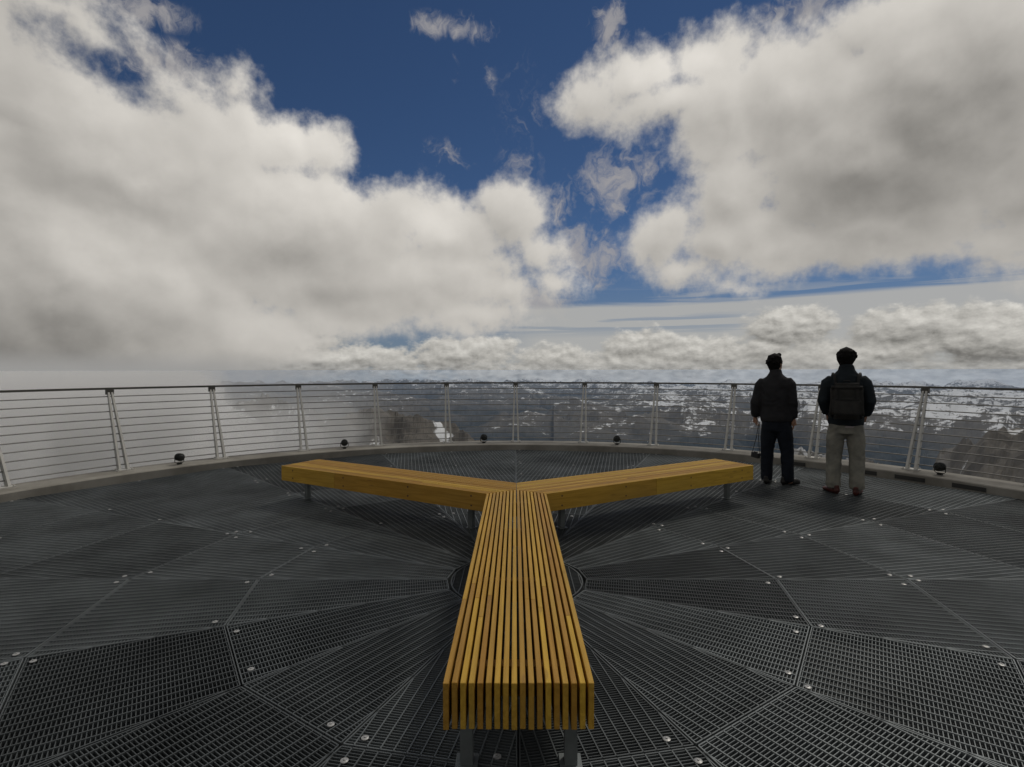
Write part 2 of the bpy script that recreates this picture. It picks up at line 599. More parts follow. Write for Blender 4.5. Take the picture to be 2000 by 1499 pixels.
def build_terrain():
    azs = []
    a = -180.0
    while a < 180.0:
        azs.append(a)
        if -47 <= a < 47: a += .14
        elif -70 <= a < 70: a += 1.0
        else: a += 5.0
    rs = []
    r = 12.0
    while r < 62000:
        rs.append(r)
        r *= 1.12 if r < 1500 else (1.012 if 2300 < r < 6300 else 1.026)
    vs = []
    for r in rs:
        for a in azs:
            x, y = r * sin(RAD(a)), r * cos(RAD(a))
            vs.append((x, y, ground_z(x, y)))
    n = len(azs)
    fs = []
    for i in range(len(rs) - 1):
        for k in range(n):
            l = (k + 1) % n
            fs.append((i * n + k, i * n + l, (i + 1) * n + l, (i + 1) * n + k))
    fs.append(tuple(range(n)))
    me = bpy.data.meshes.new('mountains')
    me.from_pydata(vs, [], fs)
    me.update()
    m = bpy.data.materials.new('alpine_ground')
    m.use_nodes = True
    g = N(m.node_tree)
    bs = m.node_tree.nodes['Principled BSDF']
    geo = g.new('ShaderNodeNewGeometry')
    sp = g.new('ShaderNodeSeparateXYZ')
    g.l.new(geo.outputs['Position'], sp.inputs[0])
    x, y, z = (E_(g, sp.outputs[i]) for i in range(3))
    sn = g.new('ShaderNodeSeparateXYZ')
    g.l.new(geo.outputs['Normal'], sn.inputs[0])
    nz_ = E_(g, sn.outputs[2])
    rr = g.m('SQRT', x * x + y * y)
    kx, ky, kz = x * .001, y * .001, z * .001
    P = g.xyz(kx, ky, kz)
    n1 = g.noise(P, .9, 8, .62)
    n2 = g.noise(P, 5.0, 7, .65)
    n3 = g.noise(P, .25, 5, .55)
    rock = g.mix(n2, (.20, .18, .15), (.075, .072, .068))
    veg_hazed = g.mix(n1, (.020, .031, .040), (.032, .042, .046))  # forest tinted blue, aerial haze put into its colour
    alt = z + rr * .004                                      # height above the valley, earth's curve taken out
    c = g.mix(g.ss(-1900.0, -1200.0, alt + (n1 - .5) * 900.0), veg_hazed, rock)
    hi = g.m('MINIMUM', g.m('MAXIMUM', (alt + 1060.0) * .00058, -.4), .12)
    side = g.ss(-9000.0, 9000.0, x + (n3 - .5) * 30000.0) * .22 - .185
    snow = g.ss(.0, .14, hi + side + (n1 - .5) * 1.3 + (n2 - .5) * 1.5 + (nz_ - .85) * .6)
    near = g.ss(9000.0, 3500.0, rr)
    snow2 = g.ss(.60, .64, g.noise(P, 3.2, 7, .55) + (n2 - .5) * .12) * near
    snow = (snow * (1.0 - near)).max(snow2)
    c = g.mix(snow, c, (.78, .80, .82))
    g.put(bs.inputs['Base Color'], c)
    bs.inputs['Roughness'].default_value = .9
    bs.inputs['Specular IOR Level'].default_value = .1
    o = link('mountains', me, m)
    tag(o, kind='structure')
    return min(v[2] for v in vs)


ZLOW = build_terrain()

# ================================================================== haze and the low cloud
def volume_mat(name, col, dens, aniso=0.0):
    m = bpy.data.materials.new(name)
    m.use_nodes = True
    nt = m.node_tree
    nt.nodes.clear()
    out = nt.nodes.new('ShaderNodeOutputMaterial')
    pv = nt.nodes.new('ShaderNodeVolumePrincipled')
    pv.inputs['Color'].default_value = (*col, 1)
    pv.inputs['Density'].default_value = dens
    pv.inputs['Anisotropy'].default_value = aniso
    nt.links.new(pv.outputs[0], out.inputs['Volume'])
    return m


hb = MB()
hb.box((0, 0, (ZLOW - 1 + 2.6) / 2), (128000, 128000, 2.6 - (ZLOW - 1)))
hz = hb.build('haze', volume_mat('mountain_air', (.52, .71, 1.0), 9.0e-6))
tag(hz, kind='stuff')


def fog(name, az, dist, ra, rt, zc, rz, dens, seed, top=1.4):
    me = bpy.data.meshes.new(name)
    bm = bmesh.new()
    bmesh.ops.create_icosphere(bm, subdivisions=5, radius=1)
    ca, sa = cos(RAD(az)), sin(RAD(az))
    for v in bm.verts:
        p = v.co.copy()
        q = p * (1 + .20 * MN.fractal(p * 2.0 + Vector((seed, 0, 0)), .7, 2.0, 4))
        t, r_, z = q.x * rt, q.y * ra + dist, q.z * rz + zc
        if z > top: z = top + .02 * math.atan((z - top) * .02)
        v.co = (t * ca + r_ * sa, -t * sa + r_ * ca, z)
    bm.to_mesh(me)
    bm.free()
    return tag(link(name, me, volume_mat(name + '_vapour', (.985, .985, .98), dens), smooth=True), kind='stuff')


fog('low_cloud', -47, 1500, 420, 560, -260, 420, .0075, 1.3)
fog('low_cloud', -25, 1250, 130, 150, -190, 120, .0028, 7.7, top=-60)
fog('low_cloud', -20, 1400, 90, 130, -130, 60, .0024, 9.3, top=-40)
fog('low_cloud', -44, 1650, 500, 950, -330, 520, .0011, 4.1, top=.6)

# ================================================================== terrace deck
DC = Vector((0.01, 3.887, 0))
TAN = math.tan(RAD(11.25))
CA = cos(RAD(11.25))
RINGS = [.50, 1.879, 2.82, 3.88, 4.93, 6.38]


def deck_pt(ang, r, z=0.0):
    """ang in degrees from straight ahead, clockwise"""
    return Vector((DC.x + r * sin(RAD(ang)), DC.y + r * cos(RAD(ang)), z))


b = MB()
b.lathe([(6.9, -1.2), (6.9, -.44), (6.36, -.40), (6.35, -.042)], (DC.x, DC.y, 0), 96)
deck = b.build('terrace_deck', M['under'])
tag(deck, kind='structure')


def strip(B, p, q, w, z0, z1):
    """upright bar from p to q (2d), open underneath"""
    d = Vector((q[0] - p[0], q[1] - p[1]))
    if d.length < .01: return
    d.normalize()
    n = Vector((d.y, -d.x)) * (w / 2)
    P = [(p[0] - n.x, p[1] - n.y), (p[0] + n.x, p[1] + n.y), (q[0] + n.x, q[1] + n.y), (q[0] - n.x, q[1] - n.y)]
    B.hexa([(x, y, z0) for x, y in P] + [(x, y, z1) for x, y in P], skip=(0,))


def panel_mesh(r0, r1):
    B = MB()
    g = .0045
    y0, y1 = r0 * CA + g, r1 * CA - g
    hw = lambda y: y * TAN - g
    # load bars run across the sector, rods run along it
    y = y0 + .012
    pitch = .0168
    while y < y1 - .01:
        strip(B, (-hw(y), y), (hw(y), y), .0030, -.030, 0)
        y += pitch
    x = .0
    pr = .057
    i = 0
    while True:
        x = (i + .5) * pr
        if x > hw(y1) - .01: break
        ys = max(y0, (x + g) / TAN)
        for s in (-1, 1):
            strip(B, (s * x, ys), (s * x, y1), .0055, -.012, .0030)
        i += 1
    # frame of the panel
    fw = .0055
    c = [(-hw(y0) + fw / 2, y0 + fw / 2), (hw(y0) - fw / 2, y0 + fw / 2), (hw(y1) - fw / 2, y1 - fw / 2), (-hw(y1) + fw / 2, y1 - fw / 2)]
    for k in range(4):
        strip(B, c[k], c[(k + 1) % 4], fw, -.034, .0030)
    return B.raw('grating_panel')


clipb = MB()
clipb.lathe([(.016, .0), (.016, .003), (.010, .005), (.005, .0055), (.005, .0085), (.004, .009)], (0, 0, .003), 12)
clip_me = clipb.mesh('clip')
clip_me.materials.append(M['clip'])
rnd = random.Random(3)
for i in range(5):
    r0, r1 = RINGS[i], RINGS[i + 1]
    me = panel_mesh(r0, r1)
    me.materials.append(M['grate'])
    for k in range(16):
        a = 22.5 * k + 11.25
        o = bpy.data.objects.new('grating_panel', me)
        COL.objects.link(o)
        o.parent = deck
        o.location = (DC.x, DC.y, rnd.uniform(-.0015, .0015))
        o.rotation_euler = (0, 0, -RAD(a))
        y0, y1 = r0 * CA, r1 * CA
        spots = [(-(y0 + .09) * TAN + .06, y0 + .07), ((y0 + .09) * TAN - .06, y0 + .07), (-(y1 - .07) * TAN + .09, y1 - .06), ((y1 - .07) * TAN - .09, y1 - .06)]
        if i >= 3: spots.append((0, y1 - .06))
        if i == 0: spots = spots[2:]
        for sx, sy in spots:
            if rnd.random() < .35: continue
            c = bpy.data.objects.new('clip', clip_me)
            COL.objects.link(c)
            c.parent = o
            c.location = (sx + rnd.uniform(-.03, .03), sy + rnd.uniform(-.02, .02), 0)
# round centre plate below the bench
b = MB()
B2 = []
y = -.46
while y < .46:
    h = sqrt(max(0, .47 ** 2 - y * y))
    strip(b, (-h, y), (h, y), .004, -.03, 0)
    y += .025
for i in range(-8, 9):
    x = i * .057
    if abs(x) < .46:
        h = sqrt(.47 ** 2 - x * x)
        strip(b, (x, -h), (x, h), .006, -.012, .0022)
for k in range(48):
    a, c = 2 * pi * k / 48, 2 * pi * (k + 1) / 48
    strip(b, (.473 * cos(a), .473 * sin(a)), (.473 * cos(c), .473 * sin(c)), .01, -.034, .0036)
o = link('centre_grating', b.raw('centre_grating'), M['grate'], deck)
o.location = DC

# kerb round the terrace
KH = .105
b = MB()
seg = 128
prof = [(6.36, -.3), (6.36, KH - .012), (6.372, KH), (6.86, KH + .004), (6.88, KH - .01), (6.88, -.45)]
vs, fs = [], []
for r, z in prof:
    for k in range(seg):
        a = 2 * pi * k / seg
        vs.append((DC.x + r * cos(a), DC.y + r * sin(a), z))
for i in range(len(prof) - 1):
    for k in range(seg):
        l = (k + 1) % seg
        fs.append((i * seg + k, i * seg + l, (i + 1) * seg + l, (i + 1) * seg + k))
b.add(vs, fs)
kerb = b.build('kerb', M['kerb'])
tag(kerb, kind='structure')
M['slot'] = mat('drain_slot_shade', (.045, .045, .042), .7, 0, .3, 9)  # solid blocks, their dark colour paints the shade inside the drain openings
for a0_, a1_ in ((41.8, 45.0), (50.4, 53.6), (55.6, 58.8), (61.5, 64.7)):
    b = MB()
    n = 6
    ring = []
    for j in range(n + 1):
        a = a0_ + (a1_ - a0_) * j / n
        ring.append((deck_pt(a, 6.352, .012), deck_pt(a, 6.352, KH - .038), deck_pt(a, 6.42, KH - .038), deck_pt(a, 6.42, .012)))
    for j in range(n):
        A, B_ = ring[j], ring[j + 1]
        b.hexa([A[0], B_[0], B_[3], A[3], A[1], B_[1], B_[2], A[2]])
    b.build('drain_slot', M['slot'], kerb)

# ================================================================== railing
rail = empty('railing', (DC.x, DC.y, 0))
tag(rail, 'curved steel cable railing with flared posts and dark handrail round the terrace edge', 'railing')


def arc(r, z, a0=-118, a1=118, n=150):
    return [Vector((r * sin(RAD(a0 + (a1 - a0) * i / n)), r * cos(RAD(a0 + (a1 - a0) * i / n)), z)) for i in range(n + 1)]


b = MB()
P0, P1 = arc(7.115, 1.243), arc(7.165, 1.243)
for i in range(len(P0) - 1):
    z = Vector((0, 0, .030))
    b.hexa([P0[i], P0[i + 1], P1[i + 1], P1[i], P0[i] + z, P0[i + 1] + z, P1[i + 1] + z, P1[i] + z], skip=())
b.build('handrail', M['rail'], rail)
RB, RT, ZB, ZT = 6.70, 7.12, KH, 1.235
for j in range(10):
    t = (j + .75) / 10.6
    z = ZB + (ZT - ZB) * t
    B = MB()
    B.tube(arc(RB + (RT - RB) * t + .015, z, n=96), .0085, 6)
    B.build('cable', M['cable'], rail, True)


def post_mesh():
    B = MB()
    for s in (-1, 1):
        prev = None
        for t, off, ra, w in ((0, .052, .085, .030), (.35, .043, .07, .028), (1, .021, .042, .024)):
            r = RB + (RT - RB) * t
            z = ZB + (ZT - .03 - ZB) * t
            ring = [(s * off - w / 2, r - ra / 2, z), (s * off + w / 2, r - ra / 2, z), (s * off + w / 2, r + ra / 2, z), (s * off - w / 2, r + ra / 2, z)]
            if prev: B.hexa(prev + ring)
            prev = ring
    return B.mesh('post')


pm = post_mesh()
pm.materials.append(M['post'])
B = MB()
B.box((0, RB, KH + .008), (.20, .15, .014))
for sx in (-1, 1):
    for sy in (-1, 1):
        B.lathe([(.011, 0), (.011, .012), (.006, .016)], (sx * .08, RB + sy * .055, KH + .015), 8)
bp = B.mesh('base_plate'); bp.materials.append(M['post'])
B = MB()
B.box((0, RT + .01, ZT - .028), (.095, .05, .07))
bk = B.mesh('bracket'); bk.materials.append(M['rail'])
for k in range(-10, 11):
    o = bpy.data.objects.new('post', pm)
    COL.objects.link(o)
    o.parent = rail
    o.rotation_euler = (0, 0, -RAD(11.25 * k))
    for me in (bp, bk):
        c = bpy.data.objects.new(me.name, me)
        COL.objects.link(c)
        c.parent = o

# ================================================================== floodlights on the kerb
def floodlight(first):
    root = empty('floodlight')
    B = MB()
    B.lathe([(.03, -.085), (.056, -.07), (.066, -.02), (.07, .03), (.07, .045), (.062, .05)], (0, 0, .135), 20, 'Y')
    for i in range(4):
        B.lathe([(.073, -.055 + i * .022), (.073, -.049 + i * .022)], (0, 0, .135), 20, 'Y')
    h = B.build('housing', M['lamp'], root, False)
    B = MB()
    B.lathe([(.058, .051), (.03, .057)], (0, 0, .135), 20, 'Y')
    B.build('lens', M['lens'], root)
    B = MB()
    B.tube([(-.082, 0, .135), (-.082, 0, .05), (-.06, 0, .03), (.06, 0, .03), (.082, 0, .05), (.082, 0, .135)], .007, 8)
    B.box((0, 0, .012), (.07, .05, .024))
    B.build('yoke', M['lamp'], root)
    return root


FL = [(-50.4, 'leftmost round black floodlight on the kerb, in front of white fog'),
      (-28.0, 'small black floodlight on the kerb behind the left bench arm, brown ridge beyond'),
      (-5.4, 'black floodlight on the kerb just left of the middle railing post'),
      (16.9, 'small black floodlight on the kerb behind the right bench arm, blue valley beyond'),
      (59.5, 'black floodlight on the kerb near the right edge, right of both standing people')]
for i, (a, lab) in enumerate(FL):
    if i == 0:
        r = proto = floodlight(True)
    else:
        r = proto.copy(); COL.objects.link(r)
        for ch in proto.children:
            c = ch.copy(); COL.objects.link(c); c.parent = r
    p = deck_pt(a, 6.58, KH + .003)
    r.location = p
    r.scale = (.8, .8, .8)
    r.rotation_euler = (0, 0, -RAD(a) + random.Random(i).uniform(-.25, .25))
    tag(r, lab, 'floodlight', 'floodlights along the terrace kerb')

# ================================================================== the three-armed bench
BC = Vector((.0115, 4.906, 0))
BW, HT, HB = .526, .4275, .2605
bench = empty('bench', BC)
tag(bench, 'three-armed slatted bench of yellow wood on thin steel legs, middle of the terrace', 'bench')
NS = 18
pitch = BW / (NS - .42)
sw = pitch * .66
for ang, L, lone in ((180, 3.048, False), (-60, 2.961, True), (60, 2.98, True)):
    B = MB()
    tones = []
    rr = random.Random(int(ang) + 400)
    for i in range(NS):
        cx = -BW / 2 + sw / 2 + i * pitch
        x0, x1 = cx - sw / 2, cx + sw / 2
        # mitred where the three arms meet
        s0, s1 = abs(x0) * .57735 + .002, abs(x1) * .57735 + .002
        Le = L - rr.uniform(0, .004)
        splits = [Le]
        ztop = HT - rr.uniform(0, .0015)
        cuts = sorted([rr.uniform(.6, L - .5)]) if rr.random() < .6 else []
        ys = [None] + cuts + [Le]
        for j in range(len(ys) - 1):
            a_ = (s0, s1) if ys[j] is None else (ys[j] + .0015,) * 2
            e_ = ys[j + 1]
            nf = len(B.f)
            zb = HB + rr.uniform(-.002, .002)
            B.hexa([(x0, a_[0], zb), (x1, a_[1], zb), (x1, e_, zb), (x0, e_, zb),
                    (x0, a_[0], ztop), (x1, a_[1], ztop), (x1, e_, ztop), (x0, e_, ztop)])
            t = rr.random()
            tones += [t] * (len(B.f) - nf)
    # spacers between the slats
    sp = [.32, L * .36, L * .66, L - .20]
    for y in sp:
        nf = len(B.f)
        B.box((0, y, (HT + HB) / 2 - .012), (BW - .012, .05, (HT - HB) - .05))
        tones += [.1] * (len(B.f) - nf)
    me = B.raw('seat')
    at = me.attributes.new('tone', 'FLOAT', 'FACE')
    at.data.foreach_set('value', tones)
    seat = link('seat', me, M['wood'], bench)
    seat.rotation_euler = (0, 0, -RAD(ang))
    bv = seat.modifiers.new('edge', 'BEVEL')
    bv.width = .0018
    bv.segments = 1
    bv.limit_method = 'ANGLE'
    for y in sp:
        for z in (HB + .04, HT - .04):
            for s in (-1, 1):
                C = MB()
                C.tube([(s * (BW / 2 - .004), y, z), (s * (BW / 2 + .003), y, z)], .0085, 10)
                C.build('bolt', M['bolt'], seat)
    legs = [(0, L - .12), (0, .50)] if lone else [(-.20, L - .19), (.20, L - .19), (-.20, .62), (.20, .62)]
    for x, y in legs:
        C = MB()
        C.box((x, y, (HB + .002) / 2 + .004), (.048, .048, HB - .006))
        C.box((x, y, .009), (.085, .085, .008))
        C.box((x, y, HB - .008), (.10, .10, .012))
        lg = C.build('leg', M['leg'], bench)
        lg.rotation_euler = (0, 0, -RAD(ang))
    C = MB()
    for x in ((0,) if lone else (-.20, .20)):
        C.box((x, L / 2 + .1, HB - .022), (.03, L - .7, .03))
    cb = C.build('support_rail', M['leg'], bench)
    cb.rotation_euler = (0, 0, -RAD(ang))

# ================================================================== people
M['skin'] = mat('skin', (.36, .20, .13), .55, 0, .15, 12)
M['hair'] = mat('black_hair', (.007, .006, .0055), .85, 0, .3, 40, bump=1.0, bscale=160, spec=.15)
M['jacket_black'] = mat('black_cloth', (.026, .026, .029), .85, 0, .3, 9, bump=.4, bscale=40, spec=.2)
M['trousers_navy'] = mat('navy_cloth', (.010, .013, .020), .85, 0, .3, 9, bump=.3, bscale=40, spec=.2)
M['jacket_navy'] = mat('dark_navy_cloth', (.014, .020, .025), .8, 0, .3, 9, bump=.4, bscale=40, spec=.2)
M['pack'] = mat('charcoal_nylon', (.032, .031, .029), .75, 0, .35, 14, bump=.4, bscale=80, spec=.3)
M['pack2'] = mat('black_webbing', (.008, .008, .008), .8, 0, .2, 40)
M['jeans'] = mat('worn_grey_denim', (.27, .262, .22), .9, 0, .0, 7, col2=(.16, .158, .138), bump=.3, bscale=120, spec=.1)
M['shirt'] = mat('pale_shirt', (.34, .30, .30), .9, 0, .15, 20)
M['shoe_dark'] = mat('black_leather', (.012, .011, .011), .5, 0, .2, 30)
M['shoe_red'] = mat('red_brown_leather', (.10, .022, .016), .5, 0, .0, 22, col2=(.03, .012, .010))
M['camera'] = mat('black_camera_body', (.012, .012, .013), .4, 0, .2, 30)
M['glass'] = mat('camera_lens_glass', (.02, .02, .03), .08, 0, .1, 10)
M['buckle'] = mat('grey_buckle', (.2, .2, .2), .4, .6, .1, 30)


def blobmesh(name, chains, voxel=.012, smooth=2, wrinkle=0.0, wscale=9.0, seed=0, cuts=()):
    """chains: lists of (point, rx, ry) rings swept into one skin and fused; rx is across, ry is front to back"""
    bm = bmesh.new()
    for ch in chains:
        rings = []
        pts = [Vector(c[0]) for c in ch]
        for i, c in enumerate(ch):
            p = pts[i]
            a, b_ = pts[max(0, i - 1)], pts[min(len(pts) - 1, i + 1)]
            t = (b_ - a).normalized()
            ref = Vector((0, 1, 0)) if abs(t.y) < .8 else Vector((0, 0, 1))
            x = t.cross(ref)
            x = x.normalized()
            y = x.cross(t).normalized()
            if x.x < 0: x, y = -x, -y
            ring = []
            for k in range(18):
                an = 2 * pi * k / 18
                ring.append(bm.verts.new(p + x * (cos(an) * c[1]) + y * (sin(an) * c[2])))
            rings.append(ring)
        for r0, r1 in zip(rings, rings[1:]):
            for k in range(18):
                l = (k + 1) % 18
                bm.faces.new((r0[k], r0[l], r1[l], r1[k]))
        for ring, d, sgn in ((rings[0], pts[0] - pts[1], -1), (rings[-1], pts[-1] - pts[-2], 1)):
            e = ch[0] if sgn < 0 else ch[-1]
            c0 = Vector(e[0]) + d.normalized() * (min(e[1], e[2]) * (.55 if len(e) < 4 else e[3]))
            cv = bm.verts.new(c0)
            for k in range(18):
                l = (k + 1) % 18
                bm.faces.new((ring[l], ring[k], cv) if sgn < 0 else (ring[k], ring[l], cv))
    bmesh.ops.recalc_face_normals(bm, faces=bm.faces)
    me = bpy.data.meshes.new(name + '_raw')
    bm.to_mesh(me)
    bm.free()
    o = bpy.data.objects.new(name + '_raw', me)
    COL.objects.link(o)
    md = o.modifiers.new('r', 'REMESH')
    md.mode = 'VOXEL'
    md.voxel_size = voxel
    ms = o.modifiers.new('s', 'SMOOTH')
    ms.factor = .5
    ms.iterations = smooth
    dg = bpy.context.evaluated_depsgraph_get()
    out = bpy.data.meshes.new_from_object(o.evaluated_get(dg))
    bpy.data.objects.remove(o)
    bpy.data.meshes.remove(me)
    out.name = name
    if wrinkle:
        nrm = [v.normal.copy() for v in out.vertices]
        for v, n in zip(out.vertices, nrm):
            p = v.co
            q = Vector((p.x * wscale, p.y * wscale, p.z * wscale * 1.9 + MN.noise(p * 4 + Vector((seed, 0, 0))) * 1.6))
            h = 1 - abs(MN.noise(q + Vector((0, seed, 0)))) * 2.2
            v.co = p + n * (h * wrinkle)
        out.update()
    return out


def hand(side, wrist, down, palm_n, curl=.5):
    """chains for a hand: wrist point, direction of the fingers, direction the palm faces"""
    d = Vector(down).normalized()
    n = Vector(palm_n)
    n = (n - d * n.dot(d)).normalized()
    a = d.cross(n) * side                       # towards the little finger on one side, thumb on the other
    w = Vector(wrist)
    ch = [[(w, .024, .020), (w + d * .03, .030, .017), (w + d * .085, .038, .015)]]
    base = w + d * .088
    for i, (off, ln) in enumerate(((-.029, .066), (-.010, .076), (.010, .071), (.028, .056))):
        p = base + a * off
        q1 = p + d * ln * .45 + n * ln * .10
        q2 = q1 + (d * (1 - curl) + n * curl).normalized() * ln * .32
        q3 = q2 + (d * (1 - curl * 1.7) + n * curl * 1.5).normalized() * ln * .26
        ch.append([(p - d * .012, .0092, .0092), (q1, .0086, .0086), (q2, .0080, .0080), (q3, .0070, .0070)])
    t0 = w + d * .028 - a * .024
    t1 = t0 + (d * .75 - a * .75 + n * .3).normalized() * .036
    t2 = t1 + (d * .95 - a * .15 + n * .4).normalized() * .030
    ch.append([(t0, .012, .012), (t1, .0105, .0105), (t2, .0085, .0085)])
    return ch


def head_chains(c, yaw):
    """skull, jaw, nose, ears round the head centre c; yaw in degrees to the right"""
    R_ = Matrix.Rotation(-RAD(yaw), 3, 'Z')
    T = lambda x, y, z: Vector(c) + R_ @ Vector((x, y, z))
    sk = [(T(0, -.012, -.07), .058, .070), (T(0, -.008, -.03), .070, .088), (T(0, -.004, .015), .076, .096), (T(0, -.006, .06), .066, .084),
          (T(0, -.01, .095), .040, .052)]
    jaw = [(T(0, .030, -.108), .030, .034), (T(0, .030, -.085), .048, .052), (T(0, .028, -.045), .060, .062), (T(0, .022, .0), .066, .070)]
    nose = [(T(0, .090, .020), .010, .010), (T(0, .100, -.010), .013, .014), (T(0, .108, -.030), .016, .013)]
    lip = [(T(-.022, .088, -.062), .008, .009), (T(0, .094, -.060), .010, .011), (T(.022, .088, -.062), .008, .009)]
    brow = [(T(-.045, .078, .028), .011, .010), (T(0, .088, .026), .012, .010), (T(.045, .078, .028), .011, .010)]
    out = [sk, jaw, nose, lip, brow]
    for s in (-1, 1):
        out.append([(T(s * .078, -.004, -.028), .010, .014), (T(s * .084, -.008, 0), .010, .019), (T(s * .084, -.012, .022), .009, .016)])
    return out, T


def face_details(parent, T, sink=.0):
    for s in (-1, 1):
        B = MB()
        p = T(s * .031, .082, .006)
        B.lathe([(.004, -.011), (.010, -.006), (.012, 0), (.010, .006), (.004, .011)], p, 10)
        B.build('eye', M['eye'], parent, True)


M['eye'] = mat('dark_eye', (.03, .02, .015), .2, 0, .1, 40)


def hairmesh(T, seed, vol=1.0, voxel=.009):
    r_ = random.Random(seed)
    ch = [[(T(0, -.030, -.095), .050 * vol, .055), (T(0, -.030, -.055), .064 * vol, .072), (T(0, -.028, -.02), .080 * vol, .086), (T(0, -.022, .03), .087 * vol, .098),
           (T(0, -.018, .075), .078 * vol, .092), (T(0, -.014, .112), .050 * vol, .062)],
          [(T(0, .045, .085), .060, .034), (T(0, .02, .10), .060, .040)]]
    for i in range(46):                               # tufts
        a = r_.uniform(0, 2 * pi)
        e = r_.uniform(-.25, 1.35)
        if sin(a) > .35 and e < .7: continue
        d = Vector((cos(a) * cos(e), sin(a) * cos(e), sin(e)))
        p = Vector((d.x * .084 * vol, -.024 + d.y * .094, .03 + d.z * .085))
        q = p + Vector((d.x * .012, d.y * .012, -.004 + .014 * sin(e))) + Vector((r_.uniform(-.01, .01), r_.uniform(-.01, .01), r_.uniform(-.012, .004)))
        ch.append([(T(*p), .019, .016), (T(*q), .009, .008)])
    return blobmesh('hair', ch, voxel, 1, .0025, 60, seed)


def limb(*pts):
    return [(Vector(p[:3]), p[3], p[4] if len(p) > 4 else p[3]) for p in pts]


def shoe_mesh(yaw, w=.048, L=.27):
    R_ = Matrix.Rotation(-RAD(yaw), 3, 'Z')
    T = lambda x, y, z: R_ @ Vector((x, y, z))
    me = blobmesh('shoe', [
        [(T(0, -.085, .045), .036, .040), (T(0, -.03, .045), .041, .042), (T(0, .05, .036), w, .034), (T(0, .12, .030), w + .002, .026), (T(0, L - .105, .025), .034, .019)],
        [(T(0, -.055, .035), .036, .044), (T(0, -.05, .105), .040, .048)]], .008, 2)
    for v in me.vertices:                               # flat sole
        if v.co.z < .012: v.co.z = .004 + (v.co.z - .012) * .0
    return me


# ---------------- first person: black jacket, navy trousers, camera hanging from the left hand
def person_one():
    root = empty('person', (3.478, 7.150, .004), -RAD(34))
    root.rotation_euler = (RAD(-1.2), RAD(-1.6), -RAD(34))
    tag(root, 'person in plain black jacket and dark trousers, head turned right, camera dangling from one hand', 'person', 'people looking out over the railing')
    hc, yaw = (.0, .01, 1.596), 30
    hd, T = head_chains(hc, yaw)
    neck = limb((0, -.015, 1.40, .066, .062), (0, -.005, 1.47, .060, .060), (0, .0, 1.54, .057, .060))
    torso = limb((0, 0, .86, .14, .10), (0, 0, 1.05, .135, .095), (0, 0, 1.28, .155, .10), (0, -.01, 1.38, .12, .075), (0, -.01, 1.42, .06, .05))
    la, ra = [(-.17, -.01, 1.34), (-.255, -.03, 1.09), (-.268, .05, .885)], [(.17, -.01, 1.34), (.195, -.035, 1.08), (.200, .015, .865)]
    arms = [limb((*a[0], .045), (*a[1], .037), (*a[2], .025)) for a in (la, ra)]
    legs = [limb((s * .085, 0, .86, .075), (s * .115, .01, .48, .050), (s * .125, -.02, .10, .038)) for s in (-1, 1)]
    feet = [limb((-.125, -.04, .05, .030, .034), (-.130, .10, .03, .034, .018)), limb((.125, -.04, .05, .030, .034), (.20, .06, .03, .034, .018))]
    ch = hd + [neck, torso] + arms + legs + feet
    ch += hand(-1, la[2], (-.05, .35, -1), (1, .2, .2), .85)
    ch += hand(1, ra[2], (.02, .08, -1), (-1, -.1, 0), .35)
    link('body', blobmesh('body', ch, .0075, 2), M['skin'], root, True)
    face_details(root, T)
    link('hair', hairmesh(T, 5, 1.10), M['hair'], root, True)
    # jacket
    J = [limb((0, .0, .835, .192, .145), (0, .0, .88, .198, .150), (0, 0, 1.0, .190, .145), (0, -.01, 1.16, .190, .145), (0, -.015, 1.29, .195, .135), (0, -.02, 1.375, .170, .115),
              (0, -.015, 1.425, .110, .090), (0, -.01, 1.465, .080, .082)),
         limb((0, -.012, 1.42, .080, .08), (0, -.008, 1.505, .071, .076)),
         limb((-.140, -.015, 1.368, .060), (-.178, -.018, 1.315, .074), (-.208, -.025, 1.20, .070), (-.240, -.03, 1.07, .072), (-.254, .012, .955, .062), (-.264, .035, .90, .050)),
         limb((.135, -.015, 1.368, .060), (.168, -.018, 1.315, .072), (.186, -.025, 1.20, .066), (.198, -.03, 1.08, .062), (.202, .0, .96, .054), (.202, .010, .885, .047))]
    link('jacket', blobmesh('jacket', J, .011, 3, .0055, 6.0, 3), M['jacket_black'], root, True)
    Tr = [limb((0, 0, .92, .165, .12), (0, 0, .80, .178, .130), (0, -.005, .70, .170, .125))]
    for s in (-1, 1):
        Tr.append(limb((s * .078, 0, .80, .098, .115), (s * .100, 0, .62, .094, .105), (s * .118, .005, .45, .080, .086), (s * .124, -.015, .25, .072, .080),
                       (s * .126, -.02, .10, .070, .080), (s * .126, -.015, .055, .068, .078)))
    link('trousers', blobmesh('trousers', Tr, .011, 2, .006, 5.5, 8), M['trousers_navy'], root, True)
    for s, yw in ((-1, 0), (1, 48)):
        o = link('shoe', shoe_mesh(yw), M['shoe_dark'], root, True)
        o.location = (s * .126, -.01, 0)
    return root, la[2]


